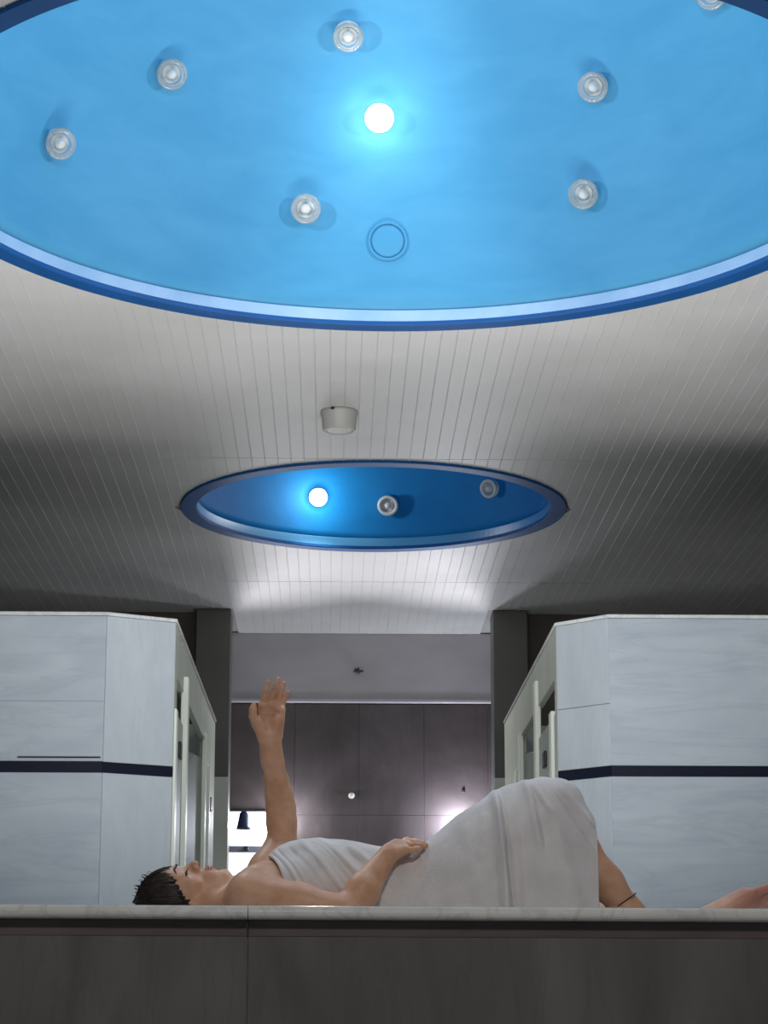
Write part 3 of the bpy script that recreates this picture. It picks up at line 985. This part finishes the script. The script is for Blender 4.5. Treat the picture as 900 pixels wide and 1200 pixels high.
def np_mesh(name, V, Q):
    me = bpy.data.meshes.new(name)
    me.vertices.add(len(V))
    me.vertices.foreach_set('co', V.astype(np.float32).ravel())
    me.loops.add(Q.size)
    me.loops.foreach_set('vertex_index', Q.astype(np.int32).ravel())
    me.polygons.add(len(Q))
    me.polygons.foreach_set('loop_start', np.arange(0, Q.size, 4, dtype=np.int32))
    me.polygons.foreach_set('loop_total', np.full(len(Q), 4, np.int32))
    me.update()
    me.validate()
    return me

V, Q = surface_nets(GRID, GMIN, HS)
# keep faces outward (quads come out consistently; flip if needed by the volume sign)
a, b, c = V[Q[:, 0]], V[Q[:, 1]], V[Q[:, 2]]
if np.einsum('ij,ij->i', a - V.mean(0), np.cross(b - a, c - a)).sum() < 0:
    Q = Q[:, ::-1]
# light smoothing of the net
E = np.concatenate([Q[:, [0, 1]], Q[:, [1, 2]], Q[:, [2, 3]], Q[:, [3, 0]]])
deg = np.bincount(E.ravel(), minlength=len(V)).astype(float)
for lam in (0.5, -0.45, 0.5):
    S = np.stack([np.bincount(E[:, 0], V[E[:, 1], q], len(V)) + np.bincount(E[:, 1], V[E[:, 0], q], len(V)) for q in range(3)], 1)
    V = V + lam * (S / deg[:, None] - V)
# tint: 1 on the lips, a little on cheeks, fingertips, knuckles and sole
loc = (V - HC) @ HR + [0, 0, 0.785]
lip = (np.abs(loc[:, 0] + 0.3225) < 0.0125 - 0.011 * (np.abs(loc[:, 1]) / 0.024) ** 2) & (np.abs(loc[:, 1]) < 0.024) & (loc[:, 2] > 0.862)
tint = lip * 1.0
def near(p, r, amt):
    global tint
    d = np.linalg.norm(V - p, axis=1)
    tint = np.maximum(tint, amt * np.clip(1 - d / r, 0, 1))
near(hp(-0.36, -0.045, 0.835), 0.03, 0.30)
near(hp(-0.36, 0.0, 0.88), 0.018, 0.30)
for q in ((315, 800), (326, 796), (333, 801), (336, 811), (297, 827)):
    near(H_(*q), 0.02, 0.38)
for q in ((302, 848), (326, 850), (310, 828), (322, 826)):
    near(H_(*q, -0.015), 0.02, 0.28)
near(P(890, 1052, 6.05), 0.10, 0.75)
def crease(a, b, amt=0.55, r=0.0034, n=14):
    for k in range(n):
        f = k / (n - 1)
        near(H_(a[0] + (b[0] - a[0]) * f, a[1] + (b[1] - a[1]) * f, -0.013), r * 2.6, amt)
crease((305, 842), (311, 855))
crease((304, 838), (321, 838), 0.4)
crease((311, 831), (328, 834), 0.4)
for a_, b_ in (((304, 824), (312, 822)), ((313, 821), (320, 821)), ((321, 823), (328, 825)), ((308, 812), (314, 811)),
               ((318, 808), (325, 808)), ((326, 812), (333, 813))):
    crease(a_, b_, 0.4, 0.003, 6)

person = thing('person', (0.30, YC, SZ), 'woman lying on the marble platform wrapped in a white towel, one arm raised', 'person')
V -= np.array([0.30, YC, SZ])
me = np_mesh('body', V, Q)
at_ = me.attributes.new('tint', 'FLOAT', 'POINT')
at_.data.foreach_set('value', tint.astype(np.float32))
def skin_mat():
    m = mat('skin', (0.45, 0.24, 0.15), 0.42, spec=0.4)
    nt = m.node_tree
    N, L = nt.nodes, nt.links
    b_ = N['Principled BSDF']
    b_.inputs['Subsurface Weight'].default_value = 0.12
    b_.inputs['Subsurface Radius'].default_value = (0.02, 0.008, 0.004)
    b_.inputs['Subsurface Scale'].default_value = 0.6
    tc = N.new('ShaderNodeTexCoord')
    nz = N.new('ShaderNodeTexNoise')
    nz.inputs['Scale'].default_value = 22
    nz.inputs['Detail'].default_value = 5
    rp = N.new('ShaderNodeValToRGB')
    rp.color_ramp.elements[0].position = 0.3
    rp.color_ramp.elements[1].position = 0.7
    rp.color_ramp.elements[0].color = (0.62, 0.325, 0.195, 1)
    rp.color_ramp.elements[1].color = (0.78, 0.455, 0.30, 1)
    atn = N.new('ShaderNodeAttribute')
    atn.attribute_name = 'tint'
    mx = N.new('ShaderNodeMix')
    mx.data_type = 'RGBA'
    mx.inputs[7].default_value = (0.46, 0.15, 0.12, 1)
    L.new(tc.outputs['Object'], nz.inputs['Vector'])
    L.new(nz.outputs['Fac'], rp.inputs[0])
    L.new(rp.outputs[0], mx.inputs[6])
    L.new(atn.outputs['Fac'], mx.inputs[0])
    L.new(mx.outputs[2], b_.inputs['Base Color'])
    n2 = N.new('ShaderNodeTexNoise')
    n2.inputs['Scale'].default_value = 260
    L.new(tc.outputs['Object'], n2.inputs['Vector'])
    bp = N.new('ShaderNodeBump')
    bp.inputs['Distance'].default_value = 0.0006
    L.new(n2.outputs['Fac'], bp.inputs['Height'])
    L.new(bp.outputs[0], b_.inputs['Normal'])
    return m
M['skin'] = skin_mat()
M['hair'] = noisy(mat('dark_brown_hair', rough=0.5), (0.010, 0.006, 0.005), (0.035, 0.018, 0.012), (60, 60, 60))
M['eye'] = mat('eye_white', (0.75, 0.72, 0.70), 0.15)
M['iris'] = mat('dark_iris', (0.02, 0.012, 0.008), 0.1)
body = link('body', me, M['skin'], person, True)
PO = Vector((0.30, YC, SZ))

# --- eyes, brows, lashes
def tube(points, radii, seg=6):
    bm = bmesh.new()
    rings = []
    pp = [Vector(p) for p in points]
    for i, p in enumerate(pp):
        d = (pp[min(i + 1, len(pp) - 1)] - pp[max(i - 1, 0)]).normalized()
        u = d.orthogonal().normalized()
        v = d.cross(u)
        rings.append([bm.verts.new(p + (u * math.cos(2 * math.pi * k / seg) + v * math.sin(2 * math.pi * k / seg)) * radii[i]) for k in range(seg)])
    for a_, b_ in zip(rings[:-1], rings[1:]):
        # align to avoid twisting
        best = min(range(seg), key=lambda s_: sum((a_[k].co - b_[(k + s_) % seg].co).length for k in range(seg)))
        for k in range(seg):
            bm.faces.new((a_[k], a_[(k + 1) % seg], b_[(k + 1 + best) % seg], b_[(k + best) % seg]))
    bm.faces.new(rings[0][::-1])
    bm.faces.new(rings[-1])
    return bm
def join_tubes(lst, seg=5):
    big = bmesh.new()
    for p_, r_ in lst:
        t_ = tube(p_, r_, seg)
        m_ = bpy.data.meshes.new('t')
        t_.to_mesh(m_)
        t_.free()
        big.from_mesh(m_)
        bpy.data.meshes.remove(m_)
    return big
def rel(p):
    return Vector(p) - PO
def face_z(x, y):
    z = 0.905
    while z > 0.82:
        q = ((hp(x, y, z) - GMIN) / HS).round().astype(int)
        if GRID[q[0], q[1], q[2]] < 0:
            return z
        z -= 0.0006
    return z
for s in (-1, 1):
    bm = bmesh.new()
    bmesh.ops.create_uvsphere(bm, u_segments=20, v_segments=14, radius=0.0112)
    e = obj('eye', bm, M['eye'], person, True)
    e.location = rel(hp(-0.389, s * 0.031, 0.8482))
    bm = bmesh.new()
    bmesh.ops.create_uvsphere(bm, u_segments=14, v_segments=10, radius=0.006)
    ir = obj('iris', bm, M['iris'], e, True)
    ir.location = Vector(HR @ np.array([0.0, -0.001, 0.0062]))
    br = [(-0.4075, 0.013), (-0.4105, 0.022), (-0.412, 0.031), (-0.4095, 0.040), (-0.405, 0.048)]
    obj('eyebrow', tube([rel(hp(x, s * y, face_z(x, s * y) + 0.0012)) for x, y in br], [0.0020, 0.0031, 0.0032, 0.0026, 0.0012], 8),
        M['hair'], person)
    ls = []
    for k in range(9):
        yy = s * (0.019 + k * 0.003)
        xl = -0.3835 + 0.0025 * ((k - 4) / 4) ** 2
        zl = face_z(xl, yy)
        base = hp(xl, yy, zl - 0.001)
        tip = hp(xl + 0.005, yy * 1.06, zl + 0.0085)
        ls.append(([rel(base), rel(base * .5 + tip * .5), rel(tip)], [0.0015, 0.0012, 0.0006]))
    obj('eyelashes', join_tubes(ls, 4), M['hair'], person)

# --- hair: cap with combed-back locks
bm = bmesh.new()
bmesh.ops.create_uvsphere(bm, u_segments=72, v_segments=48, radius=1.0)
for v in bm.verts:
    d = v.co.normalized()
    q = Vector((-0.414 + d.x * 0.0985, d.y * 0.083, 0.780 + d.z * 0.090))
    n_ = math.sin(d.y * 23 + d.z * 31) * 0.0018 + math.sin(d.z * 47 + d.x * 13) * 0.0012
    q = q + d * n_
    v.co = q
# hairline: drop the part over the face
kill = []
for v in bm.verts:
    x, y, z = v.co
    line = -0.426 + (0.865 - z) * 0.70 + 1.3 * max(0, 0.803 - z) + 0.004 * math.sin(y * 160)
    if x > line + 0.001 and z > 0.70:
        kill.append(v)
bmesh.ops.delete(bm, geom=kill, context='VERTS')
for v in bm.verts:
    v.co = rel(hp(*v.co))
    v.co.z = max(v.co.z, 0.002)
hair = obj('hair', bm, M['hair'], person, True)
sd = hair.modifiers.new('thick', 'SOLIDIFY')
sd.thickness = 0.006
sd.offset = -1
locks = []
for i in range(230):
    th_ = random.uniform(-1.9, 1.9)             # around the head's long axis, 0 = brow side
    x0_ = -0.424 + min(0.055, (1 - math.cos(th_)) * 0.056) + random.uniform(-0.004, 0.004)
    pp, rr = [], []
    L_ = random.uniform(0.7, 1.05)
    tw = random.uniform(-0.18, 0.18)
    for k in range(6):
        f = k / 5 * L_
        x = x0_ + (-0.515 - x0_) * f
        u = min(0.999, abs((x + 0.414) / 0.1005))
        rad = math.sqrt(1 - u * u)
        a_ = th_ + tw * f
        lift = 1.012 + 0.02 * random.random()
        q = hp(x, math.sin(a_) * 0.083 * rad * lift + 0.0, 0.780 + math.cos(a_) * 0.090 * rad * lift)
        q[2] = max(q[2], SZ + 0.004)
        pp.append(rel(q))
        rr.append(0.0024 * (1 - 0.75 * f) + 0.0004)
    locks.append((pp, rr))
for i in range(60):                              # loose curls at the crown
    a_ = random.uniform(-1.4, 1.4)
    u = random.uniform(0.55, 0.95)
    rad = math.sqrt(1 - u * u)
    q = np.array([-0.414 - 0.100 * u, math.sin(a_) * 0.083 * rad, 0.780 + math.cos(a_) * 0.09 * rad])
    pp, rr = [], []
    w_ = random.uniform(0, 6.28)
    for k in range(6):
        f = k / 5
        r_ = 0.008 * f + 0.003
        z_ = q + np.array([-0.010 * f * random.uniform(.3, 1.2) + r_ * .5 * math.cos(w_ + 3.6 * f), r_ * math.sin(w_ + 3.6 * f), 0.006 * f])
        z_ = hp(*z_)
        z_[2] = max(z_[2], SZ + 0.004)
        pp.append(rel(z_))
        rr.append(0.0014 * (1 - 0.6 * f))
    locks.append((pp, rr))
lk = obj('hair_locks', join_tubes(locks, 4), M['hair'], hair, True)
lk['kind'] = 'stuff'

# --- anklet
ring = []
ac = np.array([0.743, YC - 0.088, 0.778])
ax_ = Vector(an1 - kn1).normalized()
u_ = ax_.cross(Vector((0, 1, 0))).normalized()
v_ = ax_.cross(u_)
n = 32
bm = bmesh.new()
rings = []
for i in range(n):
    t_ = 2 * math.pi * i / n
    dr_ = u_ * math.cos(t_) + v_ * math.sin(t_)
    c_ = rel(ac) + dr_ * 0.0400
    rings.append([bm.verts.new(c_ + (dr_ * math.cos(2 * math.pi * k / 6) + ax_ * math.sin(2 * math.pi * k / 6)) * 0.0018) for k in range(6)])
for i in range(n):
    a_, b_ = rings[i], rings[(i + 1) % n]
    for k in range(6):
        bm.faces.new((a_[k], a_[(k + 1) % 6], b_[(k + 1) % 6], b_[k]))
anklet = obj('anklet', bm, M['hair'], person, True)
anklet['label'] = 'thin dark cord anklet on the bent leg'

# --- towel: one cloth from chest to knees
def smooth_interp(xs_, ys_, x):
    # monotone-ish cubic
    xs_, ys_ = np.asarray(xs_, float), np.asarray(ys_, float)
    m_ = np.gradient(ys_, xs_)
    i = np.clip(np.searchsorted(xs_, x) - 1, 0, len(xs_) - 2)
    h_ = xs_[i + 1] - xs_[i]
    t_ = np.clip((x - xs_[i]) / h_, 0, 1)
    return ((2 * t_**3 - 3 * t_**2 + 1) * ys_[i] + (t_**3 - 2 * t_**2 + t_) * h_ * m_[i]
            + (-2 * t_**3 + 3 * t_**2) * ys_[i + 1] + (t_**3 - t_**2) * h_ * m_[i + 1])
SP = np.array([316, 322, 334, 350, 375, 400, 430, 450, 475, 495, 510, 540, 560, 580, 600, 620, 640, 655, 670, 680, 687, 691])
ST = np.array([1004, 996, 989, 985.5, 983, 985, 990, 993, 995, 990, 979, 955, 942, 930, 921.5, 917, 916, 921, 933, 944, 953, 960])
TX = np.array([P(a, b, YC - 0.02)[0] for a, b in zip(SP, ST)])
TZ = np.array([P(a, b, YC - 0.02)[2] for a, b in zip(SP, ST)])
NU, NV = 560, 200
u = np.linspace(TX[0], TX[-1], NU)
ztop = smooth_interp(TX, TZ, u)
leg = np.clip((u - 0.22) / 0.25, 0, 1)
leg = leg * leg * (3 - 2 * leg)
half = smooth_interp([TX[0], -0.10, 0.0, 0.12, 0.25, 0.40, 0.55, 0.62, TX[-1]],
                     [0.150, 0.158, 0.163, 0.160, 0.175, 0.190, 0.180, 0.165, 0.150], u)
yc = YC - 0.065 * leg
v = np.linspace(0, 1, NV)
ph = (v - 0.5) * math.pi * 1.0
UU, PHI = np.meshgrid(u, ph, indexing='ij')
ZT, HF, YCC, LG = (np.repeat(q[:, None], NV, 1) for q in (ztop, half, yc, leg))
ex = 0.78 + 0.12 * LG
sy = np.sign(np.sin(PHI)) * np.abs(np.sin(PHI)) ** ex
cz = np.abs(np.cos(PHI)) ** (ex)
zb = SZ + 0.004
X_ = UU.copy()
Yv = YCC + HF * sy * np.where(sy > 0, 1 + 0.35 * LG, 1.0)
Zv = zb + (ZT - zb) * cz
# hem over the chest runs back towards the armpits
side = np.clip(1 - (Zv - zb) / (ZT - zb), 0, 1)
fade = np.clip((0.30 - (UU - TX[0])) / 0.30, 0, 1)
X_ += 0.085 * side ** 0.8 * fade ** 1.5
# right hem hangs straight, slightly in at the bottom
hemf = np.clip((UU - (TX[-1] - 0.10)) / 0.10, 0, 1)
X_ -= 0.008 * side * hemf
# folds, described on the camera-side flank as ridge lines (x0,z0)-(x1,z1), height, width
def fold(x0, z0, x1, z1, amp, wd, far=False):
    global Yv, Zv
    d = np.array([x1 - x0, z1 - z0])
    L2 = d @ d
    t_ = ((X_ - x0) * d[0] + (Zv - z0) * d[1]) / L2
    tc_ = np.clip(t_, 0, 1)
    ds = ((X_ - x0) * d[1] - (Zv - z0) * d[0]) / math.sqrt(L2)
    along = np.exp(-((t_ - tc_) / 0.22) ** 2)
    r_ = amp * np.exp(-(ds / wd) ** 2) * along
    sgn = np.sin(PHI)
    m_ = (sgn < 0.35) if not far else (sgn > -0.2)
    r_ = r_ * m_ * 1.5
    Yv = Yv - r_ * np.clip(-sgn + 0.25, 0, 1)
    Zv = Zv + r_ * np.clip(np.cos(PHI), 0, 1) * 0.35
def PZ(px, py):
    q = P(px, py, YC - 0.15)
    return q[0], q[2]
def pf(a, b, amp, wd):
    fold(*PZ(*a), *PZ(*b), amp, wd)
# long folds dropping from the knee
pf((582, 945), (590, 1058), 0.016, 0.012)
pf((588, 950), (597, 1058), -0.010, 0.010)
pf((583, 955), (589, 1030), 0.009, 0.0045)
pf((652, 932), (676, 965), 0.006, 0.005)
pf((625, 922), (640, 950), 0.006, 0.005)
pf((618, 925), (628, 985), 0.009, 0.008)
pf((606, 930), (612, 1055), -0.006, 0.016)
pf((640, 925), (668, 1055), 0.007, 0.020)
pf((660, 928), (689, 962), 0.006, 0.007)
pf((655, 935), (688, 985), -0.005, 0.008)
pf((568, 962), (560, 1000), 0.005, 0.010)
pf((545, 975), (560, 1055), 0.004, 0.020)
# gathers across the belly and chest
pf((362, 995), (408, 1052), 0.006, 0.009)
pf((374, 996), (424, 1050), -0.006, 0.007)
pf((384, 990), (436, 1040), 0.007, 0.009)
pf((398, 992), (444, 1030), -0.006, 0.007)
pf((412, 992), (450, 1022), 0.006, 0.008)
pf((345, 1000), (385, 1055), -0.004, 0.008)
pf((326, 1004), (356, 1052), 0.005, 0.005)
pf((332, 1004), (362, 1052), -0.005, 0.004)
# soft irregularity
Yv += 0.0016 * np.sin(UU * 61 + PHI * 5) * np.sin(UU * 23 - PHI * 9)
Zv += 0.0012 * np.sin(UU * 47 + PHI * 7) * np.cos(PHI)
# keep the cloth clear of the body underneath
def sdf_at(x, y, z):
    i = [np.clip(((q - GMIN[k]) / HS), 0, GN[k] - 1.001) for k, q in enumerate((x, y, z))]
    f = [np.floor(q).astype(int) for q in i]
    r_ = [a_ - b_ for a_, b_ in zip(i, f)]
    out = 0
    for dx in (0, 1):
        for dy in (0, 1):
            for dz in (0, 1):
                w_ = (r_[0] if dx else 1 - r_[0]) * (r_[1] if dy else 1 - r_[1]) * (r_[2] if dz else 1 - r_[2])
                out = out + w_ * BODY[f[0] + dx, f[1] + dy, f[2] + dz]
    return out
DY, DZ = np.sin(PHI), np.cos(PHI)
push = np.zeros_like(Yv)
for _ in range(14):
    d_ = sdf_at(X_, Yv + DY * push, Zv + DZ * push)
    push += np.clip(0.008 - d_, 0, 0.012)
for _ in range(10):                              # spread the push so that no edge shows
    pp_ = np.pad(push, 2, mode='edge')
    av = sum(pp_[2 + a_:2 + a_ + NU, 2 + b_:2 + b_ + NV] for a_ in (-2, 0, 2) for b_ in (-2, 0, 2)) / 9
    push = np.maximum(push, av)
print('towel pushed by up to', push.max(), 'top', push[:, NV // 2].max())
Yv += DY * push
Zv += DZ * push
Zv = np.maximum(Zv, zb)
TV = np.stack([X_ - PO.x, Yv - PO.y, Zv - PO.z], -1).reshape(-1, 3)
ii, jj = np.meshgrid(np.arange(NU - 1), np.arange(NV - 1), indexing='ij')
q0 = (ii * NV + jj).ravel()
TQ = np.stack([q0, q0 + NV, q0 + NV + 1, q0 + 1], 1)
tm = np_mesh('towel', TV, TQ)
tw_m = noisy(mat('white_towelling', rough=0.9, spec=0.2), (0.74, 0.70, 0.695), (0.84, 0.80, 0.79), (14, 14, 14), bump=0.0022, bscale=330)
towel = link('towel', tm, tw_m, person, True)
towel['label'] = 'white terry towel wrapped from chest to knees'
s_ = towel.modifiers.new('thick', 'SOLIDIFY')
s_.thickness = 0.006
s_.offset = 0.0
# thick rolled hem over the chest
hem = [Vector(TV[k]) for k in range(8, NV - 8, 3)]
obj('hem', tube(hem, [0.0048] * len(hem), 8), tw_m, towel, True)
hem = [Vector(TV[(NU - 1) * NV + k]) for k in range(1, NV - 1, 3)]
obj('hem', tube(hem, [0.0042] * len(hem), 8), tw_m, towel, True)
